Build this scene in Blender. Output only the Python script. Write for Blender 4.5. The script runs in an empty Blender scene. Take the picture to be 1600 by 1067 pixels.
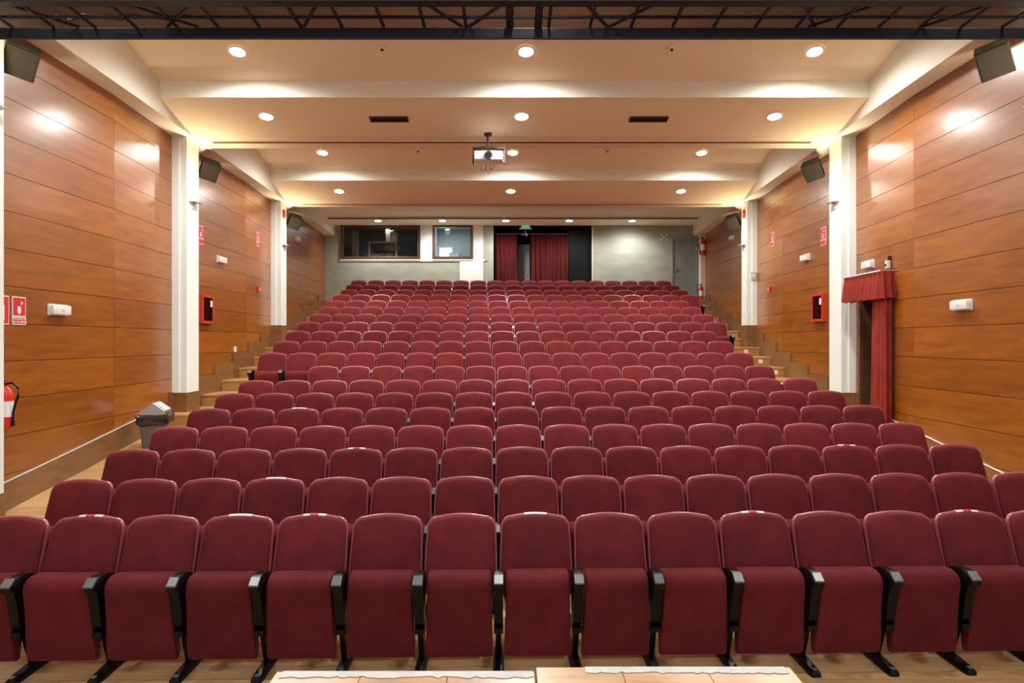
import bpy, bmesh, math, random
from mathutils import Vector, Matrix
random.seed(7)
S = bpy.context.scene
COL = S.collection
F = 1040.0          # focal length in pixels of the 1600x1067 frame
CZ = 2.25           # camera height above the floor at the front row

# ------------------------------------------------------------------ camera, world, exposure
cam_d = bpy.data.cameras.new('camera'); cam_d.sensor_width = 36; cam_d.lens = 36 * F / 1600
cam_d.clip_start = .05
cam = bpy.data.objects.new('camera', cam_d); COL.objects.link(cam)
cam.location = (0, 0, CZ); cam.rotation_euler = (math.pi / 2, 0, 0)
S.camera = cam
S.view_settings.view_transform = 'Standard'; S.view_settings.look = 'None'
S.view_settings.gamma = 1; S.view_settings.use_curve_mapping = False
S.view_settings.exposure = 0.94
W = bpy.data.worlds.new('world'); S.world = W; W.use_nodes = True
W.node_tree.nodes['Background'].inputs[0].default_value = (.80, .86, 1, 1)
W.node_tree.nodes['Background'].inputs[1].default_value = .38     # even fill added in place of stage light behind the camera
DOWN_W = 128.0      # power of one recessed downlight
SCONCE_W = 10.5     # power of one wall sconce
DOWN_C = (1.0, .975, .92)
SCONCE_C = (1.0, .80, .52)

# ------------------------------------------------------------------ materials
def mat(name, col, rough=.5, metal=0, coat=0, sheen=0, emit=None, estr=0, spec=.5):
    m = bpy.data.materials.new(name); m.use_nodes = True
    b = m.node_tree.nodes['Principled BSDF']
    b.inputs['Base Color'].default_value = (*col, 1); b.inputs['Roughness'].default_value = rough
    b.inputs['Metallic'].default_value = metal; b.inputs['Coat Weight'].default_value = coat
    b.inputs['Coat Roughness'].default_value = .22
    b.inputs['Sheen Weight'].default_value = sheen; b.inputs['Specular IOR Level'].default_value = spec
    if sheen:
        b.inputs['Sheen Tint'].default_value = (1, .45, .45, 1); b.inputs['Sheen Roughness'].default_value = .35
    if emit: b.inputs['Emission Color'].default_value = (*emit, 1); b.inputs['Emission Strength'].default_value = estr
    return m
def nd(m, t, **k):
    n = m.node_tree.nodes.new(t)
    for a, v in k.items(): setattr(n, a, v)
    return n
def lk(m, a, b): m.node_tree.links.new(a, b)
def noise_mat(name, c1, c2, scale=(1, 1, 1), nscale=4, rough=.5, bump=0, bscale=60, detail=4, rnd=0, contrast=(.3, .7), **k):
    """base colour runs between two tones over stretched noise; rnd: tone offset from one piece to the next"""
    m = mat(name, c1, rough, **k)
    b = m.node_tree.nodes['Principled BSDF']
    tc = nd(m, 'ShaderNodeTexCoord'); mp = nd(m, 'ShaderNodeMapping'); mp.inputs['Scale'].default_value = scale
    lk(m, tc.outputs['Object'], mp.inputs['Vector'])
    nz = nd(m, 'ShaderNodeTexNoise'); nz.inputs['Scale'].default_value = nscale; nz.inputs['Detail'].default_value = detail
    vec = mp.outputs[0]
    if rnd:
        oi = nd(m, 'ShaderNodeObjectInfo'); mul = nd(m, 'ShaderNodeMath', operation='MULTIPLY'); mul.inputs[1].default_value = 37
        lk(m, oi.outputs['Random'], mul.inputs[0])
        ad = nd(m, 'ShaderNodeVectorMath', operation='ADD'); lk(m, vec, ad.inputs[0]); lk(m, mul.outputs[0], ad.inputs[1]); vec = ad.outputs[0]
    lk(m, vec, nz.inputs['Vector'])
    cr = nd(m, 'ShaderNodeValToRGB'); cr.color_ramp.elements[0].position = contrast[0]; cr.color_ramp.elements[1].position = contrast[1]
    cr.color_ramp.elements[0].color = (*c1, 1); cr.color_ramp.elements[1].color = (*c2, 1)
    lk(m, nz.outputs[0], cr.inputs[0]); out = cr.outputs[0]
    if rnd:
        hs = nd(m, 'ShaderNodeHueSaturation'); mr = nd(m, 'ShaderNodeMapRange')
        mr.inputs['To Min'].default_value = 1 - rnd; mr.inputs['To Max'].default_value = 1 + rnd
        lk(m, oi.outputs['Random'], mr.inputs['Value']); lk(m, mr.outputs[0], hs.inputs['Value']); lk(m, out, hs.inputs['Color']); out = hs.outputs[0]
    lk(m, out, b.inputs['Base Color'])
    if bump:
        n2 = nd(m, 'ShaderNodeTexNoise'); n2.inputs['Scale'].default_value = bscale; n2.inputs['Detail'].default_value = 3
        lk(m, tc.outputs['Object'], n2.inputs['Vector'])
        bp = nd(m, 'ShaderNodeBump'); bp.inputs['Strength'].default_value = bump; bp.inputs['Distance'].default_value = .01
        lk(m, n2.outputs[0], bp.inputs['Height']); lk(m, bp.outputs[0], b.inputs['Normal'])
    return m

M = {}
M['fabric'] = noise_mat('seat_fabric', (.118, .0105, .0125), (.160, .0160, .0185), nscale=6, rough=.85, bump=.35, bscale=9, rnd=.10, sheen=.28, spec=.25)
_m = M['fabric']; _b = _m.node_tree.nodes['Principled BSDF']
_bp = [n for n in _m.node_tree.nodes if n.type == 'BUMP'][0]; _nz = _bp.inputs['Height'].links[0].from_node
_tc = [n for n in _m.node_tree.nodes if n.type == 'TEX_COORD'][0]; _mp = nd(_m, 'ShaderNodeMapping'); _mp.inputs['Scale'].default_value = (.5, 1, 1.15)
_oi = [n for n in _m.node_tree.nodes if n.type == 'OBJECT_INFO'][0]; _mu = nd(_m, 'ShaderNodeMath', operation='MULTIPLY'); _mu.inputs[1].default_value = 53
_ad = nd(_m, 'ShaderNodeVectorMath', operation='ADD'); lk(_m, _tc.outputs['Object'], _ad.inputs[0]); lk(_m, _oi.outputs['Random'], _mu.inputs[0]); lk(_m, _mu.outputs[0], _ad.inputs[1])
lk(_m, _ad.outputs[0], _mp.inputs['Vector']); lk(_m, _mp.outputs[0], _nz.inputs['Vector']); _nz.inputs['Scale'].default_value = 6.5; _nz.inputs['Detail'].default_value = 2
_bp.inputs['Strength'].default_value = .5; _bp.inputs['Distance'].default_value = .018
M['shell'] = mat('seat_shell', (.36, .072, .084), .32, spec=.7)
M['black'] = mat('black_plastic', (.0035, .0035, .004), .36, spec=.22)
M['armtip'] = mat('arm_tip', (.13, .155, .17), .3, spec=.8)
M['panel'] = noise_mat('wall_panel', (.225, .062, .0028), (.33, .104, .0065), scale=(.7, .7, 6), nscale=2.2, rough=.40, coat=.75, rnd=.15, detail=6, spec=.35)
M['skirt'] = noise_mat('skirting', (.17, .078, .026), (.24, .115, .042), scale=(1, 1, 5), nscale=3, rough=.38, rnd=.12)
M['plank'] = noise_mat('floor_plank', (.46, .27, .105), (.60, .37, .16), scale=(1.2, 9, 1), nscale=2.5, rough=.32, rnd=.10, detail=6)
M['riser'] = noise_mat('step_wood', (.36, .185, .055), (.48, .26, .085), scale=(1.2, 3, 8), nscale=2.2, rough=.42, rnd=.06, detail=6)
M['cream'] = noise_mat('cream_paint', (.84, .83, .73), (.86, .85, .75), nscale=1.5, rough=.75, bump=.03, bscale=40)
M['ceil'] = noise_mat('ceiling_paint', (.80, .69, .51), (.83, .72, .54), nscale=1.2, rough=.8)
M['column'] = noise_mat('column_paint', (.78, .86, .82), (.80, .88, .84), nscale=1.2, rough=.6)
M['plaster'] = noise_mat('grey_plaster', (.30, .33, .27), (.37, .40, .33), scale=(1, 1, 2.5), nscale=1.6, rough=.9, bump=.6, bscale=14, contrast=(.35, .65))
M['truss'] = mat('black_steel', (.011, .014, .017), .4)
M['cable'] = mat('black_cable', (.012, .010, .010), .5)
M['white'] = mat('white_plastic', (.80, .80, .76), .35)
M['red'] = mat('signal_red', (.62, .02, .015), .35)
M['orange'] = mat('cabinet_red', (.52, .035, .008), .45)
M['signred'] = mat('sign_red', (.60, .025, .03), .45)
M['signwhite'] = mat('sign_white', (.85, .82, .80), .5)
M['spk'] = noise_mat('speaker_cloth', (.013, .011, .009), (.019, .016, .012), nscale=40, rough=.8)
M['darkmetal'] = mat('dark_metal', (.04, .03, .028), .4, metal=.6)
M['chrome'] = mat('brushed_steel', (.55, .54, .50), .3, metal=.9)
M['bindark'] = mat('bin_bag', (.008, .010, .011), .16, spec=.9)
M['bingrey'] = mat('bin_body', (.16, .145, .12), .45)
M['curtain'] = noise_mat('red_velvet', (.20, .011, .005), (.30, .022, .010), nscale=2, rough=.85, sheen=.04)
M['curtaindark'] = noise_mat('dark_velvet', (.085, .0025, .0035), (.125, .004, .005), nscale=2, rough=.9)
M['doorgrey'] = mat('grey_metal_door', (.22, .26, .27), .4)
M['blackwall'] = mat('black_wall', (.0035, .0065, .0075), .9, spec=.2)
M['frame'] = mat('brown_frame', (.085, .050, .033), .35)
M['brown'] = noise_mat('dark_wood', (.085, .040, .016), (.12, .058, .024), scale=(1, 1, 4), nscale=3, rough=.5)
M['vent'] = mat('vent_grille', (.10, .075, .055), .5)
M['slot'] = mat('slot_dark', (.075, .042, .030), .6)
M['lens'] = mat('lens_glass', (.01, .012, .015), .08)
M['brass'] = mat('brass', (.65, .45, .16), .25, metal=.9)
M['tape'] = noise_mat('worn_white_paint', (.46, .46, .44), (.58, .58, .55), nscale=9, rough=.6)
M['deck'] = noise_mat('deck_wood', (.44, .25, .12), (.60, .38, .22), scale=(1, 5, 1), nscale=3, rough=.28)
M['lamp'] = mat('lamp_face', (1, 1, 1), .5, emit=(1, .93, .82), estr=55)
M['greylabel'] = mat('grey_label', (.55, .60, .58), .5)
M['card'] = mat('cardboard', (.30, .20, .12), .8)
M['deskgrey'] = mat('desk_grey', (.25, .28, .27), .5)
M['greencloth'] = mat('exit_green', (.04, .40, .16), .5, emit=(.05, .5, .2), estr=.4)
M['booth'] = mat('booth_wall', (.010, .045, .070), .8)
M['room2'] = mat('pale_blue_wall', (.32, .38, .37), .7)
M['hose'] = mat('hose_grey', (.30, .28, .26), .6)

def glass_mat():
    m = bpy.data.materials.new('window_glass'); m.use_nodes = True; t = m.node_tree; t.nodes.clear()
    o = nd(m, 'ShaderNodeOutputMaterial'); mx = nd(m, 'ShaderNodeMixShader'); tr = nd(m, 'ShaderNodeBsdfTransparent')
    gl = nd(m, 'ShaderNodeBsdfGlossy'); gl.inputs['Roughness'].default_value = .02
    fr = nd(m, 'ShaderNodeFresnel'); fr.inputs[0].default_value = 1.5
    lk(m, fr.outputs[0], mx.inputs[0]); lk(m, tr.outputs[0], mx.inputs[1]); lk(m, gl.outputs[0], mx.inputs[2]); lk(m, mx.outputs[0], o.inputs[0])
    return m
M['glass'] = glass_mat()
def mesh_mat():
    """woven metal: fine wires with holes between them"""
    m = bpy.data.materials.new('metal_mesh'); m.use_nodes = True; t = m.node_tree
    b = t.nodes['Principled BSDF']; b.inputs['Base Color'].default_value = (.20, .14, .105, 1); b.inputs['Roughness'].default_value = .5
    o = t.nodes['Material Output']; tc = nd(m, 'ShaderNodeTexCoord'); wv = nd(m, 'ShaderNodeTexWave')
    wv.inputs['Scale'].default_value = 20; wv.bands_direction = 'X'
    lk(m, tc.outputs['Object'], wv.inputs['Vector'])
    gt = nd(m, 'ShaderNodeMath', operation='GREATER_THAN'); gt.inputs[1].default_value = .88
    lk(m, wv.outputs['Fac'], gt.inputs[0])
    mx = nd(m, 'ShaderNodeMixShader'); tr = nd(m, 'ShaderNodeBsdfTransparent')
    lk(m, gt.outputs[0], mx.inputs[0]); lk(m, b.outputs[0], mx.inputs[1]); lk(m, tr.outputs[0], mx.inputs[2]); lk(m, mx.outputs[0], o.inputs[0])
    return m
M['mesh'] = mesh_mat()

# ------------------------------------------------------------------ mesh helpers
class MB:
    def __init__(s): s.v = []; s.f = []
    def add(s, vs, fs):
        n = len(s.v); s.v += [tuple(p) for p in vs]; s.f += [tuple(i + n for i in f) for f in fs]; return s
    def box(s, x0, x1, y0, y1, z0, z1):
        x0, x1 = sorted((x0, x1)); y0, y1 = sorted((y0, y1)); z0, z1 = sorted((z0, z1))
        return s.add([(x0,y0,z0),(x1,y0,z0),(x1,y1,z0),(x0,y1,z0),(x0,y0,z1),(x1,y0,z1),(x1,y1,z1),(x0,y1,z1)],
                     [(0,3,2,1),(4,5,6,7),(0,1,5,4),(1,2,6,5),(2,3,7,6),(3,0,4,7)])
    def hexa(s, p):       # eight corners, bottom four then top four, counter-clockwise from above
        return s.add(p, [(0,3,2,1),(4,5,6,7),(0,1,5,4),(1,2,6,5),(2,3,7,6),(3,0,4,7)])
    def prism(s, poly, axis, a, b):
        """poly of 2D points (the two other axes in xyz order), extruded along axis from a to b"""
        def P(q, t): return {'x': (t, q[0], q[1]), 'y': (q[0], t, q[1]), 'z': (q[0], q[1], t)}[axis]
        n = len(poly)
        return s.add([P(q, a) for q in poly] + [P(q, b) for q in poly],
                     [tuple(range(n))[::-1], tuple(range(n, 2 * n))] + [(i, (i + 1) % n, (i + 1) % n + n, i + n) for i in range(n)])
    def rings(s, rs, cap=True):
        n = len(rs[0]); vs = [p for r in rs for p in r]; fs = []
        for k in range(len(rs) - 1):
            for i in range(n): fs.append((k*n+i, k*n+(i+1) % n, (k+1)*n+(i+1) % n, (k+1)*n+i))
        if cap: fs += [tuple(range(n))[::-1], tuple(range((len(rs)-1)*n, len(rs)*n))]
        return s.add(vs, fs)
    def cyl(s, c, r, h, axis='z', n=20, r2=None):
        r2 = r if r2 is None else r2
        def ring(rr, t):
            o = []
            for i in range(n):
                a = 2*math.pi*i/n; u, w = rr*math.cos(a), rr*math.sin(a)
                o.append({'z': (c[0]+u, c[1]+w, c[2]+t), 'y': (c[0]+u, c[1]+t, c[2]+w), 'x': (c[0]+t, c[1]+u, c[2]+w)}[axis])
            return o
        return s.rings([ring(r, 0), ring(r2, h)])
    def lathe(s, c, prof, n=20):
        return s.rings([[(c[0]+r*math.cos(2*math.pi*i/n), c[1]+r*math.sin(2*math.pi*i/n), c[2]+z) for i in range(n)] for r, z in prof])
    def tube(s, pts, r, n=8):
        pts = [Vector(p) for p in pts]; rs = []
        for i, p in enumerate(pts):
            d = (pts[min(i+1, len(pts)-1)] - pts[max(i-1, 0)]).normalized()
            a = d.cross(Vector((0, 0, 1)))
            if a.length < .05: a = d.cross(Vector((1, 0, 0)))
            a.normalize(); b = d.cross(a)
            rs.append([tuple(p + r*(math.cos(2*math.pi*k/n)*a + math.sin(2*math.pi*k/n)*b)) for k in range(n)])
        return s.rings(rs)
    def build(s, name, m, parent=None, smooth=False, bevel=0, props=None, recenter=False):
        me = bpy.data.meshes.new(name); me.from_pydata(s.v, [], s.f)
        bm = bmesh.new(); bm.from_mesh(me); bmesh.ops.recalc_face_normals(bm, faces=bm.faces)
        if bevel: bmesh.ops.bevel(bm, geom=list(bm.edges), offset=bevel, segments=2, affect='EDGES', profile=.6, clamp_overlap=True)
        bm.to_mesh(me); bm.free()
        me.materials.append(m)
        if smooth:
            for p in me.polygons: p.use_smooth = True
            try: me.set_sharp_from_angle(angle=math.radians(42))
            except Exception: pass
        o = bpy.data.objects.new(name, me); COL.objects.link(o)
        if parent is not None: o.parent = parent
        if props:
            for k, v in props.items(): o[k] = v
        return o
def tag(o, label=None, cat=None, group=None, kind=None):
    if label: o['label'] = label
    if cat: o['category'] = cat
    if group: o['group'] = group
    if kind: o['kind'] = kind
    return o
def empty(name, loc=(0, 0, 0), rz=0):
    o = bpy.data.objects.new(name, None); COL.objects.link(o); o.location = loc; o.rotation_euler = (0, 0, rz); o.empty_display_size = .1; return o
def copy_tree(o, parent=None):
    c = o.copy(); COL.objects.link(c); c.parent = parent
    for ch in o.children: copy_tree(ch, c)
    return c
def text_mesh(name, body, size, m, parent, mtx, ext=.0015):
    cu = bpy.data.curves.new('t', 'FONT'); cu.body = body; cu.size = size; cu.extrude = ext; cu.align_x = 'CENTER'; cu.align_y = 'CENTER'; cu.space_line = .9
    t = bpy.data.objects.new('t', cu); COL.objects.link(t)
    me = bpy.data.meshes.new_from_object(t.evaluated_get(bpy.context.evaluated_depsgraph_get()))
    bpy.data.objects.remove(t)
    me.materials.clear(); me.materials.append(m)
    o = bpy.data.objects.new(name, me); COL.objects.link(o); o.parent = parent; o.matrix_local = mtx
    return o

# ------------------------------------------------------------------ layout of the hall
def WL(y): return -(5.36 + .038 * y)      # left wall line (the hall fans out towards the back)
def WR(y): return 5.36 + .044 * y
BACK = 22.0
ZB = 5.75                                  # underside of bulkheads and beams
COLS = [(6.58, 7.05), (11.35, 11.82), (16.55, 17.0)]
RAMP = .1359
W_SEAT = .532
SKEW = .022                                # the rows stand slightly askew
PITCH = [114.4, 97.8, 85.6, 75.6, 68.1, 61.6, 56.6, 48.67, 45.5, 42.3, 39.6, 37.3, 35.2, 33.3, 31.6, 30.2, 28.7, 27.5, 26.4]
TOPPX = [803.5, 745, 699.5, 664.5, 636.5, 613, 593, 571.5, 551.5, 534.5, 519, 504.5, 491, 479.5, 469.5, 461, 453, 445.5, 438]
RY = [F * W_SEAT / p for p in PITCH]
RTOP = [CZ - (t - 533.5) * y / F for t, y in zip(TOPPX, RY)]
RZ = [t - 1.0 for t in RTOP]               # floor under each row
RZ[0] = 0.0
for k in range(8, 19): RZ[k] = RZ[7] + (RZ[18] - RZ[7]) * (k - 7) / 11
KL = [7, 7, 7, 7, 7, 7, 7, 6, 8, 8, 8, 8, 8, 8, 8, 8, 8, 8, 8]
KR = [8, 9, 9, 9, 9, 9, 9, 9, 9, 9, 9, 10, 10, 10, 10, 11, 11, 11, 11]
ROWX = [(-37, 1678), (78, 1643), (165, 1531), (235, 1444), (292, 1382), (335, 1321), (372, 1277), (481, 1211), (404, 1177), (427, 1145.5), (446, 1119), (464.5, 1135), (482.5, 1116), (497, 1097), (509, 1077), (519, 1092), (531, 1076), (540, 1062), (548, 1049)]
RX0 = []
for (xl, xr), y_, kl, kr in zip(ROWX, RY, KL, KR):
    kr_ = kr
    a_ = (xl - 800) * (y_ - kl * W_SEAT * SKEW) / F + kl * W_SEAT; b_ = (xr - 800) * (y_ + kr_ * W_SEAT * SKEW) / F - kr_ * W_SEAT
    RX0.append((a_ + b_) / 2)
FLAT_Y = 10.85
RAMPN = [(4.75, 0.0)] + [(RY[k] - .2, RZ[k]) for k in range(1, 7)] + [(FLAT_Y, RZ[7]), (30, RZ[7])]
def floor_z(y):
    if y <= RAMPN[0][0]: return 0.0
    for (a, za), (b, zb) in zip(RAMPN, RAMPN[1:]):
        if y <= b: return za + (zb - za) * (y - a) / (b - a)
def edge_y(r, x): return RY[r] - .52 + SKEW * x     # front edge of the step that carries row r
def wallx(side, y, inset=True):
    w = WL(y) if side < 0 else WR(y)
    if not inset: return w
    # between two columns each wall bends inwards to a seam
    segs = [(1.8, 4.25, 6.58), (7.05, 9.45, 11.35), (11.82, 14.6, 16.55), (17.0, 19.75, 22.0)]
    d = 0
    for a, b, c in segs:
        if a <= y <= c: d = .07 * ((y - a)/(b - a) if y < b else (c - y)/(c - b))
    return w - side * d

# ------------------------------------------------------------------ floor: planks on the ramp, steps, landings
fl = empty('floor'); fl['kind'] = 'structure'
base = MB()
ys = [.4] + [a for a, _ in RAMPN[:-1]] + [12.2]
for a, b in zip(ys, ys[1:]):
    za, zb = floor_z(a), floor_z(b)
    base.hexa([(-6.4, a, -.4), (6.4, a, -.4), (6.4, b, -.4), (-6.4, b, -.4), (-6.4, a, za-.02), (6.4, a, za-.02), (6.4, b, zb-.02), (-6.4, b, zb-.02)])
base.build('floor_slab', M['skirt'], fl)
rest = MB(); PW = .192; PL = 1.38
y = .4; row = 0
while y < 12.0:
    y1 = min(y + PW, 12.0)
    for brk in [a for a, _ in RAMPN[:-1]]:
        if y < brk - .01 < y1: y1 = brk
    za, zb = floor_z(y), floor_z(y1)
    x = -6.3 + (row * .53) % PL - PL
    while x < 6.3:
        a, b = max(x, -6.3) + .0012, min(x + PL, 6.3) - .0012
        if b - a > .05:
            q = [(a, y+.0012, za-.022), (b, y+.0012, za-.022), (b, y1-.0012, zb-.022), (a, y1-.0012, zb-.022), (a, y+.0012, za), (b, y+.0012, za), (b, y1-.0012, zb), (a, y1-.0012, zb)]
            seen = (3.95 < y < 5.05 and abs((a+b)/2) < 4.2) or (6.9 < y < 11.3 and (a+b)/2 < -4.0)
            (MB() if seen else rest).hexa(q) if not seen else MB().hexa(q).build('plank', M['plank'], fl)
        x += PL
    y = y1; row += 1
rest.build('planks', M['plank'], fl, props={'kind': 'stuff'})
steps = []
def step_prism(y0f, y1f, z0, z1, xa, xb):
    m = MB()
    m.hexa([(xa, y0f(xa), z0), (xb, y0f(xb), z0), (xb, y1f(xb), z0), (xa, y1f(xa), z0), (xa, y0f(xa), z1-.028), (xb, y0f(xb), z1-.028), (xb, y1f(xb), z1-.028), (xa, y1f(xa), z1-.028)])
    return m
def tread_prism(y0f, y1f, z1, xa, xb):
    m = MB()
    m.hexa([(xa, y0f(xa)-.018, z1-.03), (xb, y0f(xb)-.018, z1-.03), (xb, y1f(xb), z1-.03), (xa, y1f(xa), z1-.03), (xa, y0f(xa)-.018, z1), (xb, y0f(xb)-.018, z1), (xb, y1f(xb), z1), (xa, y1f(xa), z1)])
    return m
for r in range(8, 19):
    y0f = lambda x, r=r: edge_y(r, x)
    y1f = (lambda x, r=r: edge_y(r + 1, x)) if r < 18 else (lambda x: BACK)
    s_ = step_prism(y0f, y1f, RZ[7] - .4, RZ[r], -6.3, 6.38).build('step', M['riser'], fl)
    tread_prism(y0f, y1f, RZ[r], -6.3, 6.38).build('tread', M['plank'], s_)
    steps.append(s_)
sA = MB().box(-6.2, -3.75, 10.98, 11.60, RZ[7]-.3, RZ[8]-.028).build('step', M['riser'], fl)
MB().box(-6.2, -3.75, 10.962, 11.60, RZ[8]-.03, RZ[8]-.0005).build('tread', M['plank'], sA)
# the two extra steps up to the landings beside the last row
for sd in (-1, 1):
    xa, xb = (-6.25, -5.25) if sd < 0 else (5.35, 6.33)
    for k, (ya, z) in enumerate(((20.95, RZ[18] + .21), (21.45, RZ[18] + .42))):
        f0 = lambda x, ya=ya: ya; f1 = lambda x, k=k: 21.45 if k == 0 else BACK
        s_ = step_prism(f0, f1, RZ[18], z, xa, xb).build('landing_step', M['riser'], fl)
        tread_prism(f0, f1, z, xa, xb).build('tread', M['plank'], s_)
# little white step plates on the risers of the right-hand stairs
plate_x = {8: 5.2, 9: 5.4, 10: 5.5, 11: 5.72, 12: 5.72, 13: 5.70, 14: 5.66, 15: 5.75, 16: 5.95, 17: 5.97, 18: 5.93}
for r in range(8, 19):
    x = plate_x.get(r, 4.9); yy = edge_y(r, x)
    MB().box(x-.045, x+.045, yy-.012, yy+.002, RZ[r]-.15, RZ[r]-.06).build('number_plate', M['signwhite'], steps[r-8])

# ------------------------------------------------------------------ walls
def wall_panels(side, wall, skip=None):
    segs = [(1.8, 4.25), (4.25, 6.58), (7.05, 9.45), (9.45, 11.35), (11.82, 14.6), (14.6, 16.55), (17.0, 19.75), (19.75, 22.0)]
    for a, b in segs:
        k = -6
        while True:
            z0 = 2.45 + .42 * k; z1 = z0 + .42; k += 1
            if z0 > ZB + .1: break
            zlow = floor_z(a) if a < 11 else RZ[7] + .2465 * (a - 11.6)
            if z1 < zlow + .05: continue
            if z1 > ZB + .18: z1 = ZB + .18
            spans = [(a, b)]
            if skip:
                ya, yb, zt = skip
                if a < yb and b > ya and z0 < zt:
                    if z1 > zt + .02:   # the panel over the doorway is cut around it
                        spans = [(a, max(a, ya), z0), (yb, b, z0), (max(a, ya), yb, zt)]
                    else: spans = [(a, max(a, ya), z0), (yb, b, z0)]
            for sp in spans:
                p, q = sp[0], sp[1]; zz0 = sp[2] if len(sp) > 2 else z0
                if q - p < .02: continue
                g = .0032; t = .022
                xp, xq = wallx(side, p), wallx(side, q)
                m = MB(); o = side * t
                pr = random.uniform(-.0015, .0015)
                xs = sorted(((xp + pr, xp + o + pr), ), key=lambda u: u[0])
                m.hexa([(xp+pr, p+g/2, zz0+g), (xq+pr, q-g/2, zz0+g), (xq+o, q-g/2, zz0+g), (xp+o, p+g/2, zz0+g),
                        (xp+pr, p+g/2, z1-g), (xq+pr, q-g/2, z1-g), (xq+o, q-g/2, z1-g), (xp+o, p+g/2, z1-g)])
                m.build('panel', M['panel'], wall)
DOOR = (10.22, 11.08, 2.98)
for side, nm in ((-1, 'wall_left'), (1, 'wall_right')):
    m = MB(); pts = [1.8, 4.25, 6.58, 7.05, 9.45] + ([DOOR[0], DOOR[1]] if side > 0 else []) + [11.35, 11.82, 14.6, 16.55, 17.0, 19.75, 22.0]
    for a, b in zip(pts, pts[1:]):
        xa, xb = wallx(side, a) + side*.024, wallx(side, b) + side*.024
        z0 = DOOR[2] if (side > 0 and a == DOOR[0]) else -.4
        m.hexa([(xa, a, z0), (xb, b, z0), (xb+side*.2, b, z0), (xa+side*.2, a, z0), (xa, a, 7.4), (xb, b, 7.4), (xb+side*.2, b, 7.4), (xa+side*.2, a, 7.4)])
    w = m.build(nm, M['brown'], props={'kind': 'structure'})
    wall_panels(side, w, DOOR if side > 0 else None)
    # skirting: raked boards on the ramp, stepped blocks beside the stairs
    bb = empty('baseboard_left' if side < 0 else 'baseboard_right'); bb['kind'] = 'structure'
    h = .32
    ramp_seg = [(4.83, 6.58), (7.05, 9.45), (9.45, 11.33)] if side < 0 else [(4.83, 6.58), (7.05, 9.45), (9.45, DOOR[0]-.02), (DOOR[1]+.02, 11.33)]
    for a, b in ramp_seg:
        n = max(1, round((b - a) / 1.25))
        for k in range(n):
            p = a + (b-a)*k/n + .001; q = a + (b-a)*(k+1)/n - .001
            xp, xq = wallx(side, p), wallx(side, q); o = -side * .022
            zp, zq = floor_z(p) + .001, floor_z(q) + .001
            bo = MB().hexa([(xp+o, p, zp), (xq+o, q, zq), (xq, q, zq), (xp, p, zp), (xp+o, p, zp+h), (xq+o, q, zq+h), (xq, q, zq+h), (xp, p, zp+h)]).build('skirting_board', M['skirt'], bb)
            MB().hexa([(xp+o*1.15, p, zp+h), (xq+o*1.15, q, zq+h), (xq, q, zq+h), (xp, p, zp+h), (xp+o*1.15, p, zp+h+.006), (xq+o*1.15, q, zq+h+.006), (xq, q, zq+h+.006), (xp, p, zp+h+.006)]).build('capping', M['greylabel'] if side < 0 else M['cream'], bo)
    for r in range(8, 20):
        if r < 19:
            wx = wallx(side, RY[r]); p = edge_y(r, wx) - .33; q = (edge_y(r+1, wx) if r < 18 else 21.3) - .33; zt = RZ[r] + .34
        else: p, q, zt = 20.97, 22.0, RZ[18] + .55
        # keep clear of the columns, whose bases fill those spots
        spans = [(p, q)]
        for ca, cb in COLS:
            ns = []
            for u, v in spans:
                if v <= ca or u >= cb: ns.append((u, v))
                else:
                    if u < ca: ns.append((u, ca))
                    if v > cb: ns.append((cb, v))
            spans = ns
        for u, v in spans:
            if v - u < .03: continue
            xu, xv = wallx(side, u), wallx(side, v); o = -side * .03
            MB().hexa([(xu+o, u+.001, zt-.75), (xv+o, v-.001, zt-.75), (xv, v-.001, zt-.75), (xu, u+.001, zt-.75), (xu+o, u+.001, zt), (xv+o, v-.001, zt), (xv, v-.001, zt), (xu, u+.001, zt)]).build('skirting_block', M['skirt'], bb)

# ------------------------------------------------------------------ columns
for ci, (ca, cb) in enumerate(COLS):
    for side in (-1, 1):
        wa, wb = (WL, WR)[side > 0](ca), (WL, WR)[side > 0](cb)
        ins = side * .245
        zf = floor_z(cb) if ci == 0 else (RZ[8] if ci == 1 else RZ[14])
        zw = zf + .33
        cname = ['nearest the stage', 'beside the cross aisle', 'halfway up the stairs'][ci]
        root = empty('column', (wa - ins, ca, zw))
        T = Matrix.Translation(-Vector((wa - ins, ca, zw)))
        def put(m, name, mt, zt=None, **k):
            m.v = [tuple(T @ Vector(p)) for p in m.v]; return m.build(name, mt, root, **k)
        ch = .0
        m = MB().hexa([(wa-ins, ca, zw), (wb-ins, cb, zw), (wb+side*.02, cb, zw), (wa+side*.02, ca, zw), (wa-ins, ca, ZB), (wb-ins, cb, ZB), (wb+side*.02, cb, ZB), (wa+side*.02, ca, ZB)])
        put(m, 'shaft', M['column'])
        m = MB().hexa([(wa-ins*.5, ca-.02, zw), (wa-side*.0, ca-.02, zw), (wa-side*.0, ca+.01, zw), (wa-ins*.5, ca+.01, zw), (wa-ins*.5, ca-.02, ZB), (wa, ca-.02, ZB), (wa, ca+.01, ZB), (wa-ins*.5, ca+.01, ZB)])
        put(m, 'pilaster_strip', M['column'])
        m = MB().hexa([(wa-ins*1.05, ca-.025, zf-.3), (wb-ins*1.05, cb+.01, zf-.3), (wb, cb+.01, zf-.3), (wa, ca-.025, zf-.3), (wa-ins*1.05, ca-.025, zw), (wb-ins*1.05, cb+.01, zw), (wb, cb+.01, zw), (wa, ca-.025, zw)])
        put(m, 'plinth', M['skirt'])
        root['kind'] = 'structure'; root['label'] = f'pale column with wooden plinth on the {"left" if side < 0 else "right"} wall {cname}'

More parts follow.
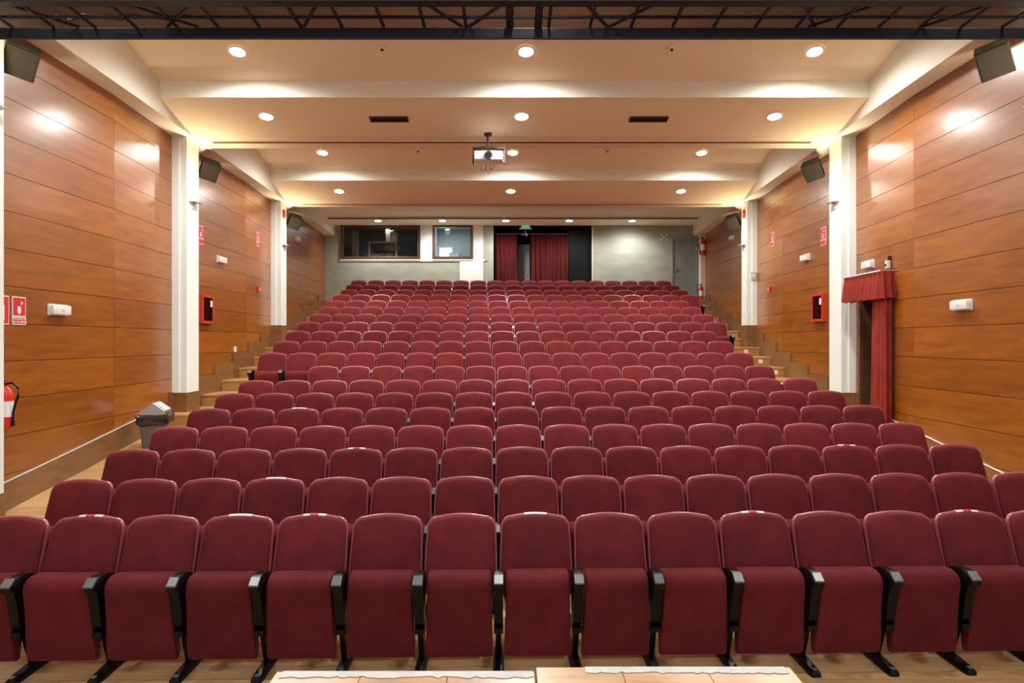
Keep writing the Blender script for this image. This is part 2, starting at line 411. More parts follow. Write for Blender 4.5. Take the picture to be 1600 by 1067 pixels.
# ------------------------------------------------------------------ ceiling: sawtooth panels, beams, bulkheads
ce = empty('ceiling'); ce['kind'] = 'structure'
CX = 6.6
def slab(p0, p1, t, m, name='ceiling_panel'):
    (ya, za), (yb, zb) = p0, p1
    return MB().hexa([(-CX, ya, za), (CX, ya, za), (CX, yb, zb), (-CX, yb, zb), (-CX, ya, za+t), (CX, ya, za+t), (CX, yb, zb+t), (-CX, yb, zb+t)]).build(name, m, ce)
SL = .216
def bay(off, y_start):
    rs = 10.17 + off; 
    slab((y_start, 6.225 + SL * (rs - y_start)), (rs + .02, 6.225), .1, M['ceil'])
    MB().box(-CX, CX, rs, rs + .05, 5.981, 6.3).build('riser', M['cream'], ce)
    slab((rs + .012, 5.98), (rs + 1.18, ZB), .1, M['ceil'])
    MB().box(-CX, CX, rs + 1.18, rs + 1.90, ZB, ZB + .12).build('beam_soffit', M['ceil'], ce)
    MB().box(-CX, CX, rs + 1.82, rs + 1.90, ZB + .1, 7.2).build('beam_back', M['cream'], ce)
bay(-5.25, 1.6); bay(0, 6.82); bay(5.25, 12.07)
slab((17.32, 6.14 + SL * 3.48), (20.82, 6.14), .1, M['cream'])
slab((20.8, 6.11), (22.1, 6.08), .1, M['cream'])
MB().box(-6.7, 6.7, 1.6, 22.2, 7.35, 7.5).build('roof_slab', M['cream'], ce)
for side in (-1, 1):
    wf = (WL, WR)[side > 0]
    ys_ = [1.8, 6.6, 11.4, 16.6, 22.0]
    m = MB()
    for a, b in zip(ys_, ys_[1:]):
        ia, ib = wf(a) - side*.35, wf(b) - side*.35
        oa, ob = wf(a) + side*.02, wf(b) + side*.02
        m.hexa([(ia, a, ZB-.002), (ib, b, ZB-.002), (ob, b, ZB-.002), (oa, a, ZB-.002), (ia, a, 7.3), (ib, b, 7.3), (ob, b, 7.3), (oa, a, 7.3)])
    m.build('bulkhead', M['cream'], ce)

# slots across the beams: linear air outlets
for yy, nm in ((6.37, None), (11.62, 'beam nearest the stage'), (16.92, 'second beam')):
    if not nm: continue
    L = 5.25 if yy < 12 else 5.35
    r = empty('linear_vent', (0, yy, ZB)); tag(r, f'dark slot air outlet running across the {nm} of the ceiling', 'vent')
    MB().box(-L, L, 0, .10, -.012, -.002).build('slot', M['slot'], r)
    MB().box(-L-.01, L+.01, -.012, 0, -.016, -.002).build('edge_strip', M['ceil'], r)
r = empty('linear_vent', (0, 20.78, 6.11)); tag(r, 'thin dark slot air outlet across the ceiling close to the back wall', 'vent')
MB().box(-5.75, 5.8, 0, .06, -.03, .0).build('slot', M['slot'], r)
MB().box(-5.76, 5.81, .062, .075, -.03, .0).build('edge_strip', M['ceil'], r)

# square grilles on the first sloping panel
for x0, x1, nm in ((-2.31, -1.68, 'left'), (1.90, 2.53, 'right')):
    yy = 10.71; z = 5.98 - .195 * (yy - 10.17)
    r = empty('ceiling_vent', ((x0+x1)/2, yy, z)); r.rotation_euler = (-math.atan(.195), 0, 0)
    tag(r, f'rectangular dark louvred ceiling vent on the {nm} side of the first sloped ceiling panel', 'vent', 'louvred ceiling vents')
    MB().box(-.315, .315, 0, .17, -.014, -.003).build('frame', M['vent'], r)
    for k in range(5): MB().box(-.295, .295, .018+.028*k, .030+.028*k, -.022, -.013).build('louvre', M['darkmetal'], r)

# ------------------------------------------------------------------ downlights
lamp_d = bpy.data.lights.new('downlight_lamp', 'SPOT'); lamp_d.energy = DOWN_W; lamp_d.color = DOWN_C
lamp_d.spot_size = math.radians(172); lamp_d.spot_blend = .75; lamp_d.shadow_soft_size = .09
lamp_b = lamp_d.copy(); lamp_b.energy = DOWN_W * .6; lamp_b.spot_size = math.radians(165)
rim_me = disc_me = None
rows_l = [
    ('first row of ceiling lights', [(-3.90, .20, 4.30)], 9.46, 6.225 + SL*(10.17-9.46), -SL, ['left', 'middle', 'right'], lamp_d),
    ('second row of ceiling lights', [(-3.95, .155, 4.22)], 10.70, 5.98 - .195*.53, -.195, ['left', 'middle', 'right'], lamp_d),
    ('third row of ceiling lights', [(-4.16, .015, 4.16)], 14.61, 6.225 + SL*(15.42-14.61), -SL, ['left', 'middle', 'right'], lamp_d),
    ('fourth row of ceiling lights', [(-4.15, -.03, 4.06)], 15.99, 5.98 - .195*.57, -.195, ['left', 'middle', 'right'], lamp_d),
    ('last row by the back wall', [(-4.27, -2.21, -.20, 1.82, 3.82)], 21.2, 6.10, 0, ['leftmost', 'second from left', 'middle', 'second from right', 'rightmost'], lamp_b),
    ('ceiling lights in front of the truss', [(-3.9, .2, 4.3)], 4.21, 6.225 + SL*(.71), -SL, ['left', 'middle', 'right'], lamp_d),
    ('ceiling lights behind the truss', [(-3.95, .155, 4.22)], 5.45, 5.98 - .195*.53, -.195, ['left', 'middle', 'right'], lamp_d),
]
proto_l = None
for gname, xs, yy, z, sl, names, ld in rows_l:
    for x, nn in zip(xs[0], names):
        if proto_l is None:
            r = empty('ceiling_light'); proto_l = r
            m = MB(); n = 24
            R = lambda rad, zz: [(rad*math.cos(2*math.pi*i/n), rad*math.sin(2*math.pi*i/n), zz) for i in range(n)]
            m.rings([R(.135, 0), R(.135, -.012), R(.105, -.018), R(.100, -.004), R(.100, 0)], cap=False)
            m.build('trim_ring', M['white'], r, smooth=True)
            MB().cyl((0, 0, -.007), .098, .005, n=24).build('lamp_face', M['lamp'], r)
        else: r = copy_tree(proto_l)
        r.location = (x, yy, z); r.rotation_euler = (math.atan(sl), 0, 0)
        tag(r, f'round recessed ceiling light, {nn} one of the {gname.replace("ceiling lights", "lights")}', 'ceiling light', gname)
        lo = bpy.data.objects.new('downlight_lamp', ld); COL.objects.link(lo); lo.location = (x, yy, z - .10)

# smoke detectors
proto = None
for x, yy, off, nn in ((-1.83, 9.38, 0, 'first ceiling panel, left of the middle light'), (2.25, 9.38, 0, 'first ceiling panel, right of the middle light'), (-2.05, 14.5, 5.25, 'second ceiling panel above the projector'), (2.08, 14.5, 5.25, 'second ceiling panel, right of the projector')):
    z = 6.225 + SL * (10.17 + off - yy)
    if proto is None:
        r = proto = empty('smoke_detector')
        MB().lathe((0, 0, 0), [(.055, 0), (.055, -.02), (.035, -.035)]).build('base', M['white'], r, smooth=True)
        MB().lathe((0, 0, 0), [(.022, -.035), (.022, -.05), (.008, -.056)], n=12).build('sensor', M['darkmetal'], r, smooth=True)
    else: r = copy_tree(proto)
    r.location = (x, yy, z); r.rotation_euler = (-math.atan(SL), 0, 0)
    tag(r, f'small white smoke detector on the {nn}', 'smoke detector', 'ceiling smoke detectors')

# ------------------------------------------------------------------ sconces on the columns
proto = None
sc_l = bpy.data.lights.new('sconce_lamp', 'AREA'); sc_l.shape = 'RECTANGLE'; sc_l.size = .10; sc_l.size_y = .20; sc_l.energy = SCONCE_W; sc_l.color = SCONCE_C; sc_l.spread = math.radians(150)
for ci, (ca, cb) in enumerate(COLS):
    for side in (-1, 1):
        yc = (ca + cb) / 2; x = ((WL, WR)[side > 0](yc)) - side * .245; z = 4.66
        if proto is None:
            r = proto = empty('wall_sconce')
            MB().box(0, .02, -.05, .05, -.10, .0).build('wall_plate', M['white'], r)
            MB().prism([(.01, -.15), (.14, -.07), (.14, .07), (.01, .15)], 'z', .0, .014).build('shelf', M['chrome'], r)
            MB().box(.03, .10, -.09, .09, .016, .03).build('lamp_tray', M['white'], r)
        else: r = copy_tree(proto)
        r.location = (x, yc, z); r.rotation_euler = (0, 0, 0 if side < 0 else math.pi)
        tag(r, f'small metal shelf uplight on the {"left" if side < 0 else "right"} column {["nearest the stage", "beside the cross aisle", "halfway up the stairs"][ci]}', 'wall light', 'column uplights')
        lo = bpy.data.objects.new('sconce_lamp', sc_l); COL.objects.link(lo); lo.location = (x - side*.085, yc, z + .045); lo.rotation_euler = (math.pi, 0, 0)

# ------------------------------------------------------------------ back wall
def bx(px): return (px - 800) * BACK / F
def bz(py): return CZ + (533.5 - py) * BACK / F
bw = empty('wall_back'); bw['kind'] = 'structure'
ZT = 6.2; ZL = 2.6
w1 = (bx(533), bx(657), bz(405), bz(351)); w2 = (bx(676), bx(739), bz(405), bz(351)); al = (bx(771), bx(925))
def wb(x0, x1, z0, z1, mt=M['plaster'], name='wall_section', y0=BACK, y1=BACK+.15): return MB().box(x0, x1, y0, y1, z0, z1).build(name, mt, bw)
wb(-6.5, w1[0], ZL, ZT); wb(w1[0], bx(755), ZL, w1[2]); wb(w1[1], w2[0], w1[2], ZT, M['column']); wb(w2[1], bx(771), w1[2], ZT, M['plaster'])
wb(bx(755), al[0], ZL, w1[2]); wb(w1[0], w1[1], w1[3], ZT, M['cream']); wb(w2[0], w2[1], w2[3], ZT, M['cream'])
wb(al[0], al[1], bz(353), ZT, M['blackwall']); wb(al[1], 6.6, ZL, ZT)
# white painted surround and pillar, a little proud of the plaster
wb(w1[0]-.06, bx(757), bz(408.5), w1[2], M['column'], 'painted_band', BACK-.03, BACK)
wb(bx(718.5), bx(755), ZL, bz(408.5), M['column'], 'painted_pillar', BACK-.03, BACK)
wb(w2[1], bx(755), w1[2], ZT-.1, M['column'], 'painted_pillar', BACK-.03, BACK)
wb(w1[1], w2[0], w1[2], ZT-.1, M['column'], 'painted_pillar', BACK-.03, BACK)
wb(bx(925), bx(926.5), ZL, bz(353), M['ceil'], 'corner_bead', BACK-.012, BACK)
wb(bx(755), bx(762), bz(408), ZT-.1, M['plaster'], 'wall_pier', BACK-.02, BACK)
# cream pier in the right-hand corner
wb(bx(1091), 6.6, RZ[18], 5.76, M['cream'], 'corner_pier', BACK-.28, BACK)

def window(n, w, label):
    x0, x1, z0, z1 = w; y = BACK - .06
    r = empty(f'window_{n}', (x0, y, z0)); r['kind'] = 'structure'
    W_, H_ = x1 - x0, z1 - z0; t = .09
    for a, b, c, d in ((0, W_, 0, t), (0, W_, H_-t, H_), (0, t, t, H_-t), (W_-t, W_, t, H_-t)):
        MB().box(a, b, 0, .1, c, d).build('frame_bar', M['frame'], r, bevel=.008)
    MB().box(t, W_-t, .05, .056, t, H_-t).build('pane', M['glass'], r)
    MB().box(-.01, W_+.01, .01, .05, -.04, 0).build('sill', M['cream'], r)
    return r
window(1, w1, ''); window(2, w2, '')

# rooms behind the windows
bo = empty('wall_booth'); bo['kind'] = 'structure'
def room(x0, x1, y0, y1, z0, z1, m, root):
    MB().box(x0, x1, y1, y1+.08, z0, z1).build('wall_section', m, root); MB().box(x0-.08, x0, y0, y1, z0, z1).build('wall_section', m, root)
    MB().box(x1, x1+.08, y0, y1, z0, z1).build('wall_section', m, root); MB().box(x0, x1, y0, y1, z0-.08, z0).build('booth_floor', m, root)
    MB().box(x0, x1, y0, y1, z1, z1+.08).build('booth_ceiling', m, root)
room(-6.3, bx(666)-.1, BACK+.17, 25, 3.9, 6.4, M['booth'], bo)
bo2 = empty('wall_corridor'); bo2['kind'] = 'structure'
room(bx(666)+.1, bx(765), BACK+.17, 24.6, 3.9, 6.4, M['room2'], bo2)
def area(name, loc, size, e, col, rot=(0, 0, 0)):
    l = bpy.data.lights.new(name, 'AREA'); l.size = size; l.energy = e; l.color = col
    o = bpy.data.objects.new(name, l); COL.objects.link(o); o.location = loc; o.rotation_euler = rot; return o
area('booth_lamp', (-4.4, 23.6, 6.3), .4, 6, (.9, .95, 1)); area('corridor_lamp', (-2.2, 23.4, 6.3), .5, 16, (.85, .93, 1))
# things in the booth
def drape(x0, x1, z0, z1, y, m, folds, amp=.05, name='curtain', parent=None, top_fall=0, thick=.012, flat=0):
    n = folds * 8; rings = []; nz = 14
    mb = MB(); vs = []; 
    for j in range(nz + 1):
        t = j / nz; z = z1 + (z0 - z1) * t
        a = amp * (.55 + .45 * t)
        vs.append([(x0 + (x1-x0)*i/n + .012*math.sin(i*.9 + 3*t), y + a*math.sin(2*math.pi*folds*i/n + .6*math.sin(2.3*t + i*.13)) + .35*a*math.sin(5.1*i/8 + 1.7), z) for i in range(n+1)])
    front = [p for r_ in vs for p in r_]; k = n + 1; back = [(p[0], p[1]+thick, p[2]) for p in front]; N = len(front)
    fs = []
    for j in range(nz):
        for i in range(n):
            a = j*k+i; fs.append((a, a+1, a+k+1, a+k)); fs.append((N+a, N+a+k, N+a+k+1, N+a+1))
    for j in range(nz):
        a = j*k; fs.append((a, a+k, N+a+k, N+a)); a = j*k+n; fs.append((a, N+a, N+a+k, a+k))
    for i in range(n):
        fs.append((i, N+i, N+i+1, i+1)); a = nz*k+i; fs.append((a, a+1, N+a+1, N+a))
    mb.add(front + back, fs)
    return mb, mb
m, _ = drape(bx(541), bx(553), 4.4, 6.05, 22.75, None, 4, .04)
tag(m.build('curtain', mat('grey_drape', (.22, .19, .18), .8), smooth=True), 'grey hanging curtain behind the left end of the wide booth window', 'curtain')
FB = 3.9
def bd(px, Y=23): return (px - 800) * Y / F
def bdz(py, Y=23): return CZ + (533.5 - py) * Y / F
d = empty('mixing_desk', (bd(598), 23, FB)); tag(d, 'grey equipment desk with black units standing in the control booth', 'desk')
hz = bdz(377) - FB; hw = (bd(621) - bd(576)) / 2
MB().box(-hw, hw, 0, .5, hz-.06, hz).build('desk_top', M['deskgrey'], d)
for sx in (-1, 1): MB().box(sx*hw, sx*(hw-.06), 0, .5, 0, hz-.06).build('side_panel', M['deskgrey'], d)
MB().box(-hw+.15, hw-.48, -.02, .45, hz-.32, hz-.16).build('rack_unit', M['black'], d); MB().box(hw-.46, hw+.08, -.02, .45, hz-.34, hz-.14).build('rack_unit', M['black'], d)
MB().box(-hw+.1, hw-.1, .1, .5, hz-.75, hz-.70).build('shelf', M['deskgrey'], d)
c = empty('wall_post', (bd(604), 23.6, FB)); tag(c, 'brown cardboard column upright behind the control booth desk', 'post'); MB().box(-.14, .14, 0, .2, 0, 2.3).build('shaft', M['card'], c); MB().box(-.17, .17, -.03, .23, 0, .1).build('foot', M['card'], c)
c = empty('carton', (bd(614), 23.2, FB + hz)); tag(c, 'pale open carton standing on the control booth desk', 'box'); MB().prism([(-.12, 0), (.12, 0), (.14, .26), (.02, .40), (-.12, .32)], 'y', -.1, .12).build('carton_body', M['greylabel'], c); MB().box(-.05, .08, -.105, -.1, .1, .2).build('carton_label', M['white'], c)
c = empty('water_jug', (bd(629), 22.8, 4.7)); tag(c, 'white plastic jug on the ledge behind the wide booth window', 'jug')
MB().lathe((0, 0, 0), [(.10, 0), (.11, .05), (.10, .25), (.04, .33), (.03, .38)]).build('jug_body', M['white'], c, smooth=True); MB().cyl((0, 0, .38), .032, .03).build('jug_cap', M['greylabel'], c)
c = empty('booth_shelf', (bd(638.5), 22.45, 4.62)); tag(c, 'dark narrow counter inside the booth under the wide window', 'shelf'); MB().box(-.5, .42, 0, .45, 0, .04).build('counter_top', M['deskgrey'], c); MB().box(-.45, -.40, .02, .43, 4.0-4.70, 0).build('bracket', M['frame'], c); MB().box(.33, .38, .02, .43, 4.0-4.70, 0).build('bracket', M['frame'], c)
c = empty('paper_stack', (bd(647), 22.85, 4.66)); tag(c, 'crumpled pale papers heaped at the right end of the booth counter', 'papers')
MB().prism([(-.16, 0), (.16, 0), (.17, .05), (.05, .10), (-.1, .12), (-.18, .09)], 'y', -.1, .15).build('sheet', M['signwhite'], c); MB().box(-.1, .1, -.05, .12, .12, .13).build('sheet', M['white'], c)
# corridor behind the small window
c = empty('door_1', (bd(680), 24.55, FB)); c['kind'] = 'structure'
MB().box(0, bd(697, 24.5)-bd(680, 24.5), 0, .04, 0, bz(378)-FB+.15).build('door_leaf', mat('doorway_glow', (.9, .93, 1), .5, emit=(.85, .93, 1), estr=1.4), c)  # leaf glows by itself, standing in for light from the bright doorway
MB().box(-.05, 0, -.02, .05, 0, bz(376)-FB+.15).build('door_frame', M['white'], c); MB().box(.42, .47, -.02, .05, 0, bz(376)-FB+.15).build('door_frame', M['white'], c)
c = empty('filing_cabinet', (bd(706), 24.0, FB+.004)); tag(c, 'grey upright cabinet in the corridor behind the small window', 'cabinet')
MB().box(-.2, .2, 0, .4, 0, 1.55).build('cabinet_body', M['doorgrey'], c); MB().box(-.18, .18, -.02, 0, .05, 1.5).build('cabinet_door', M['room2'], c)
c = empty('low_cabinet', (bd(733), 23.9, FB+.004)); tag(c, 'low dark cabinet beside the grey cabinet in the corridor', 'cabinet'); MB().box(-.3, .3, 0, .35, 0, 1.0).build('cabinet_body', M['booth'], c); MB().box(-.01, .01, -.01, 0, .1, .95).build('cabinet_handle', M['white'], c)

# alcove with the curtained exit
av = empty('wall_alcove'); av['kind'] = 'structure'
AY = 23.5; ax0, ax1 = al[0] - .02, al[1] + .02
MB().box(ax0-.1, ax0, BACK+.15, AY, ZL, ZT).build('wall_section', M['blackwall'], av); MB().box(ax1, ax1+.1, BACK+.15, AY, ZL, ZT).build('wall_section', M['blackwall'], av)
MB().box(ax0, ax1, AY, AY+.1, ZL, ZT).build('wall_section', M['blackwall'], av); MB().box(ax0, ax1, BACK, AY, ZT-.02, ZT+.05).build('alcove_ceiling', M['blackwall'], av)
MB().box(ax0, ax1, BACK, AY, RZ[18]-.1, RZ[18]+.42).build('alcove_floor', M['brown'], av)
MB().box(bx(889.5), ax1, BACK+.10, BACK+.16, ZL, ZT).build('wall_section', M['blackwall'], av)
AZ = RZ[18] + .42
def drape_obj(x0, x1, z0, z1, y, folds, label, mt, amp=.05, name='curtain'):
    m, _ = drape(x0, x1, z0, z1, y, None, folds, amp); return tag(m.build(name, mt, smooth=True), label, 'curtain')
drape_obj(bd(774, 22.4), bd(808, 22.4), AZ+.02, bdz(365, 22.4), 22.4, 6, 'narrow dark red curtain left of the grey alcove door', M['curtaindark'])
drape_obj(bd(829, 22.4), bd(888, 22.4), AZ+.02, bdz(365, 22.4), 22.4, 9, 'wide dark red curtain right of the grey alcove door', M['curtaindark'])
c = tag(empty('curtain_rail', (bd(830, 22.3), 22.38, bdz(364.5, 22.3))), 'thin metal curtain rail across the dark alcove at the back', 'curtain rail')
MB().tube([(-1.2, 0, 0), (1.3, 0, 0)], .014).build('rail', M['chrome'], c, smooth=True)
MB().cyl((-.28, 0, -.05), .03, .05, n=12).build('finial', M['white'], c, smooth=True); MB().cyl((-.15, 0, -.07), .04, .07, n=12).build('finial', M['white'], c, smooth=True)
c = empty('door_2', (bd(809, 23.4), 23.38, AZ)); c['kind'] = 'structure'
MB().box(0, .42, 0, .05, 0, bdz(382, 23.4)-AZ).build('door_leaf', mat('pale_door', (.45, .50, .52), .5), c)
MB().box(.42, .47, -.02, .06, 0, bdz(381, 23.4)-AZ).build('door_frame', M['blackwall'], c)
hd = MB().tube([(.27, -.05, .95), (.36, -.05, .95)], .014).cyl((.28, -.06, .95), .02, .06, 'y', 12).build('door_handle', M['brass'], c, smooth=True); MB().box(.26, .30, -.012, 0, .78, 1.05).build('handle_plate', M['brass'], c)
c = tag(empty('exit_sign', (bx(821), 21.9, 6.085)), 'small green exit sign hanging over the dark alcove', 'sign')
MB().box(-.14, .14, -.02, .02, -.10, -.02).build('sign_panel', M['greencloth'], c); MB().box(-.2, .2, -.03, .03, -.14, -.10).build('housing', M['white'], c); MB().cyl((0, 0, -.02), .012, .02).build('stem', M['white'], c)
MB().tube([(0, .01, -.14), (0, .01, -.36)], .006).build('cord', M['white'], c)
text_mesh('sign_text', 'SALIDA', .06, M['signwhite'], c, Matrix.Translation((0, -.022, -.06)) @ Matrix.Rotation(math.pi/2, 4, 'X'))

# grey metal door at the right end of the back wall
c = empty('door_3', (bx(1049), BACK-.03, RZ[18]+.42)); c['kind'] = 'structure'
dw, dh = bx(1090) - bx(1049), bz(373.5) - (RZ[18]+.42)
MB().box(.06, dw-.06, 0, .04, 0, dh-.05).build('door_leaf', M['doorgrey'], c, bevel=.006)
for a, b, p, q in ((0, .06, 0, dh), (dw-.06, dw, 0, dh), (.06, dw-.06, dh-.05, dh)): MB().box(a, b, -.025, .04, p, q).build('door_frame', M['doorgrey'], c, bevel=.006)
for hh in (.3, 1.65): MB().cyl((dw-.07, -.03, hh), .014, .12).build('hinge', M['chrome'], c, smooth=True)
MB().box(.10, .14, -.02, 0, .95, 1.12).tube([(.12, -.03, 1.05), (.22, -.03, 1.05)], .010).build('door_handle', M['chrome'], c)
# five-light star-shaped wall mark beside it
c = tag(empty('wall_ornament', (bx(1037.5), BACK-.01, bz(370.5))), 'five small white fittings in a cross on the plaster beside the grey door', 'fitting')
for a, b in ((0, 0), (-.08, .08), (.08, .08), (-.08, -.08), (.08, -.08)): MB().box(a-.025, a+.025, -.02, .01, b-.03, b+.03).build('fitting', M['white'], c, bevel=.004)

# ------------------------------------------------------------------ extinguishers, hose cabinets, signs, wall boxes
def extinguisher(loc, rz, label, s=1.0):
    r = empty('fire_extinguisher', loc, rz); r.scale = (s, s, s)
    MB().lathe((0, 0, 0), [(.06, .0), (.075, .015), (.075, .36), (.06, .42), (.025, .455), (.025, .48)], 24).build('cylinder', M['red'], r, smooth=True)
    MB().lathe((0, 0, 0), [(.0765, .13), (.0765, .30)], 24).build('label_band', M['signwhite'], r, smooth=True)
    MB().box(-.018, .018, -.05, .02, .48, .50).box(-.012, .012, -.10, .01, .505, .52).build('handle', M['black'], r)
    MB().cyl((0, 0, .48), .018, .03, n=12).build('valve', M['chrome'], r, smooth=True)
    MB().tube([(.02, 0, .49), (.09, 0, .50), (.14, 0, .45), (.145, 0, .36), (.11, 0, .26), (.09, 0, .18), (.085, 0, .1)], .012).build('hose', M['black'], r, smooth=True)
    MB().lathe((.085, 0, .03), [(.022, 0), (.014, .08)], 12).build('nozzle', M['black'], r, smooth=True)
    tag(r, label, 'fire extinguisher'); return r
extinguisher((wallx(-1, 7.28) + .10, 7.26, 1.30), math.radians(90-90), 'red extinguisher with grey label on the left wall panels beside the nearest column')
MB().box(0, .03, -.05, .05, 1.5-1.3, 1.6-1.3)
e = extinguisher((6.13, 21.58, RZ[18]+.422), math.pi, 'red extinguisher with blue label standing on the landing by the grey door')
e2 = extinguisher((6.20, 21.60, 5.05), math.pi, 'red extinguisher hung high on the cream corner pier by the grey door', 1.15)
proto = None
def on_wall(side, y, z):
    """frame on a side wall: local x out of the wall, y along it, z up"""
    a = math.atan((wallx(side, y+.05) - wallx(side, y-.05)) / .1)
    r = empty('x', (wallx(side, y), y, z)); r.rotation_euler = (0, 0, -a if side < 0 else math.pi - a); return r
emer = None
for side, y, z, nn in ((-1, 8.25, 2.64, 'left wall near the fire signs'), (1, 8.39, 2.71, 'right wall panel nearest the stage'), (1, 10.82, 3.50, 'wood panel just above the red valance'), (-1, 13.3, 3.88, 'left wall halfway, above the hose cabinet'), (1, 13.35, 3.93, 'right wall halfway, above the hose cabinet'), (-1, 18.6, 5.12, 'left wall near the back'), (1, 18.5, 5.12, 'right wall near the back')):
    r = on_wall(side, y, z); r.name = 'emergency_light'
    if emer is None:
        MB().box(0, .02, -.175, .175, -.07, .07).build('back_plate', M['white'], r)
        MB().box(.02, .075, -.165, .165, -.06, .06).build('cover', M['white'], r, bevel=.02, smooth=True)
        MB().box(.0755, .078, -.02, .02, -.02, .01).build('lens', M['greylabel'], r)
        emer = r
    else:
        for ch in emer.children: c = ch.copy(); COL.objects.link(c); c.parent = r
    tag(r, f'white emergency light box on the {nn}', 'emergency light', 'wall emergency lights')

def hose_cabinet(side, y, z, label):
    r = on_wall(side, y, z); r.name = 'hose_cabinet'
    w, h = .25, .27
    for a, b, c_, d_ in ((-w, w, -h, -h+.05), (-w, w, h-.05, h), (-w, -w+.05, -h+.05, h-.05), (w-.05, w, -h+.05, h-.05)): MB().box(0, .075, a, b, c_, d_).build('frame_bar', M['orange'], r)
    MB().box(0, .01, -w+.05, w-.05, -h+.05, h-.05).build('back_plate', M['spk'], r)
    m = MB(); 
    for rr in (.07, .10, .13, .16):
        m.tube([(.035, rr*math.cos(t*math.pi/12), rr*math.sin(t*math.pi/12)) for t in range(25)], .011, 6)
    m.build('hose_reel', M['hose'], r, smooth=True); MB().cyl((.012, 0, 0), .05, .04, 'x').build('reel_hub', M['red'], r, smooth=True)
    MB().box(.062, .066, -w+.05, w-.05, -h+.05, h-.05).build('pane', M['glass'], r)
    MB().box(.067, .070, .10, .18, .05, .17).build('notice', M['signwhite'], r)
    tag(r, label, 'hose cabinet')
hose_cabinet(-1, 12.60, 2.86, 'red framed fire hose cabinet on the left wall behind the white column')
hose_cabinet(1, 12.72, 2.90, 'red framed fire hose cabinet on the right wall behind the white column')

def sign(side, y, z, w, h, label, kind='symbol'):
    r = on_wall(side, y, z); r.name = 'fire_sign'
    MB().box(0, .006, -w/2, w/2, -h/2, h/2).build('sign_panel', M['signwhite'], r)
    if kind == 'extinguisher':
        MB().box(.006, .009, -w/2+.01, w/2-.01, -h/2+.012, h/2-.012).build('red_field', M['signred'], r)
        MB().lathe((.012, 0, -h*.36), [(.035, 0), (.035, .16), (.012, .2), (.012, .22)], 12).build('symbol', M['signwhite'], r, smooth=True)
        for o in r.children:
            if o.name.startswith('symbol'): o.scale = (.12, 1, 1); o.location.x = .0095
    else:
        MB().box(.006, .009, -w/2+.01, w/2-.01, -h/6, h/2-.012).build('red_field', M['signred'], r)
        MB().prism([(-.03, -.02), (.0, -.04), (.02, -.02), (.02, .05), (-.03, .05)], 'x', .009, .011).build('symbol', M['signwhite'], r)
        MB().cyl((.009, .035, h*.28), .016, .002, 'x', 14).build('symbol', M['signwhite'], r)
        MB().box(.006, .009, -w/2+.01, w/2-.01, -h/2+.012, -h/6-.02).build('red_field', M['signred'], r)
        mt = Matrix(((0, 0, 1, .0105), (1, 0, 0, 0), (0, 1, 0, -h/3-.004), (0, 0, 0, 1)))
        if kind == 'alarm': text_mesh('sign_text', 'PULSADOR\nDE ALARMA', .042, M['signwhite'], r, mt, .001)
    tag(r, label, 'sign'); return r
sign(-1, 7.335, 2.60, .22, .32, 'red sign with white extinguisher figure at the frame edge above the extinguisher', 'extinguisher')
sign(-1, 7.60, 2.60, .21, .32, 'red fire alarm sign with white lettering beside the extinguisher sign', 'alarm')
sign(-1, 12.43, 4.24, .22, .34, 'red and white fire sign on the left wall beyond the first visible column', 'hose')
sign(1, 12.6, 4.24, .22, .34, 'red and white fire sign on the right wall beyond the first visible column', 'hose')
sign(-1, 15.5, 4.63, .22, .32, 'red and white fire sign high on the left wall before the far column', 'hose')
sign(1, 15.3, 4.60, .22, .32, 'red and white fire sign high on the right wall before the far column', 'hose')
sign(1, 17.15, 3.93, .22, .30, 'red and white fire sign just beyond the far right column', 'hose')
for side, nn in ((-1, 'left'), (1, 'right')):
    r = on_wall(side, 15.45, 3.46); r.name = 'alarm_button'
    MB().box(0, .05, -.06, .06, -.06, .06).build('housing', M['red'], r, bevel=.01); MB().cyl((.05, 0, 0), .025, .006, 'x').build('button', M['signwhite'], r)
    tag(r, f'small red alarm button box on the {nn} wall before the far column', 'alarm button')
    r = empty('alarm_sounder', ((WL, WR)[side > 0](16.7) - side*.245, 16.72, 5.46)); r.rotation_euler = (0, 0, 0 if side < 0 else math.pi)
    MB().box(0, .04, -.05, .05, -.1, .1).build('housing', M['red'], r, bevel=.01); MB().cyl((.04, 0, 0), .03, .01, 'x').build('grille', M['signred'], r)
    tag(r, f'small red alarm sounder near the top of the far {nn} column', 'alarm')
# socket on the skirting, junction box on the far right column
r = on_wall(-1, 14.0, RZ[11]+.40); r.name = 'wall_socket'; tag(r, 'small white socket on the left wall just above the stepped skirting', 'socket')
MB().box(0, .03, -.04, .04, -.06, .06).build('socket_plate', M['white'], r, bevel=.008); MB().cyl((.03, 0, 0), .02, .004, 'x').build('socket_face', M['greylabel'], r)
r = empty('junction_box', (WR(16.5)-.10, 16.5, 3.88)); tag(r, 'small grey junction box on the front of the far right column', 'box')
MB().box(-.06, .07, 0, .03, -.10, .10).build('housing', M['greylabel'], r, bevel=.006); MB().box(-.03, .04, -.006, 0, -.04, .04).build('cover', M['white'], r)
r = on_wall(1, 10.12, 3.46); r.name = 'wall_camera'; tag(r, 'small white surveillance camera on a bracket above the red valance', 'camera')
MB().box(0, .04, -.015, .015, .02, .09).build('bracket', M['darkmetal'], r); MB().box(.02, .075, -.03, .03, -.10, .02).build('camera_body', M['white'], r, bevel=.008); MB().cyl((.075, 0, -.05), .02, .008, 'x').build('lens', M['lens'], r)

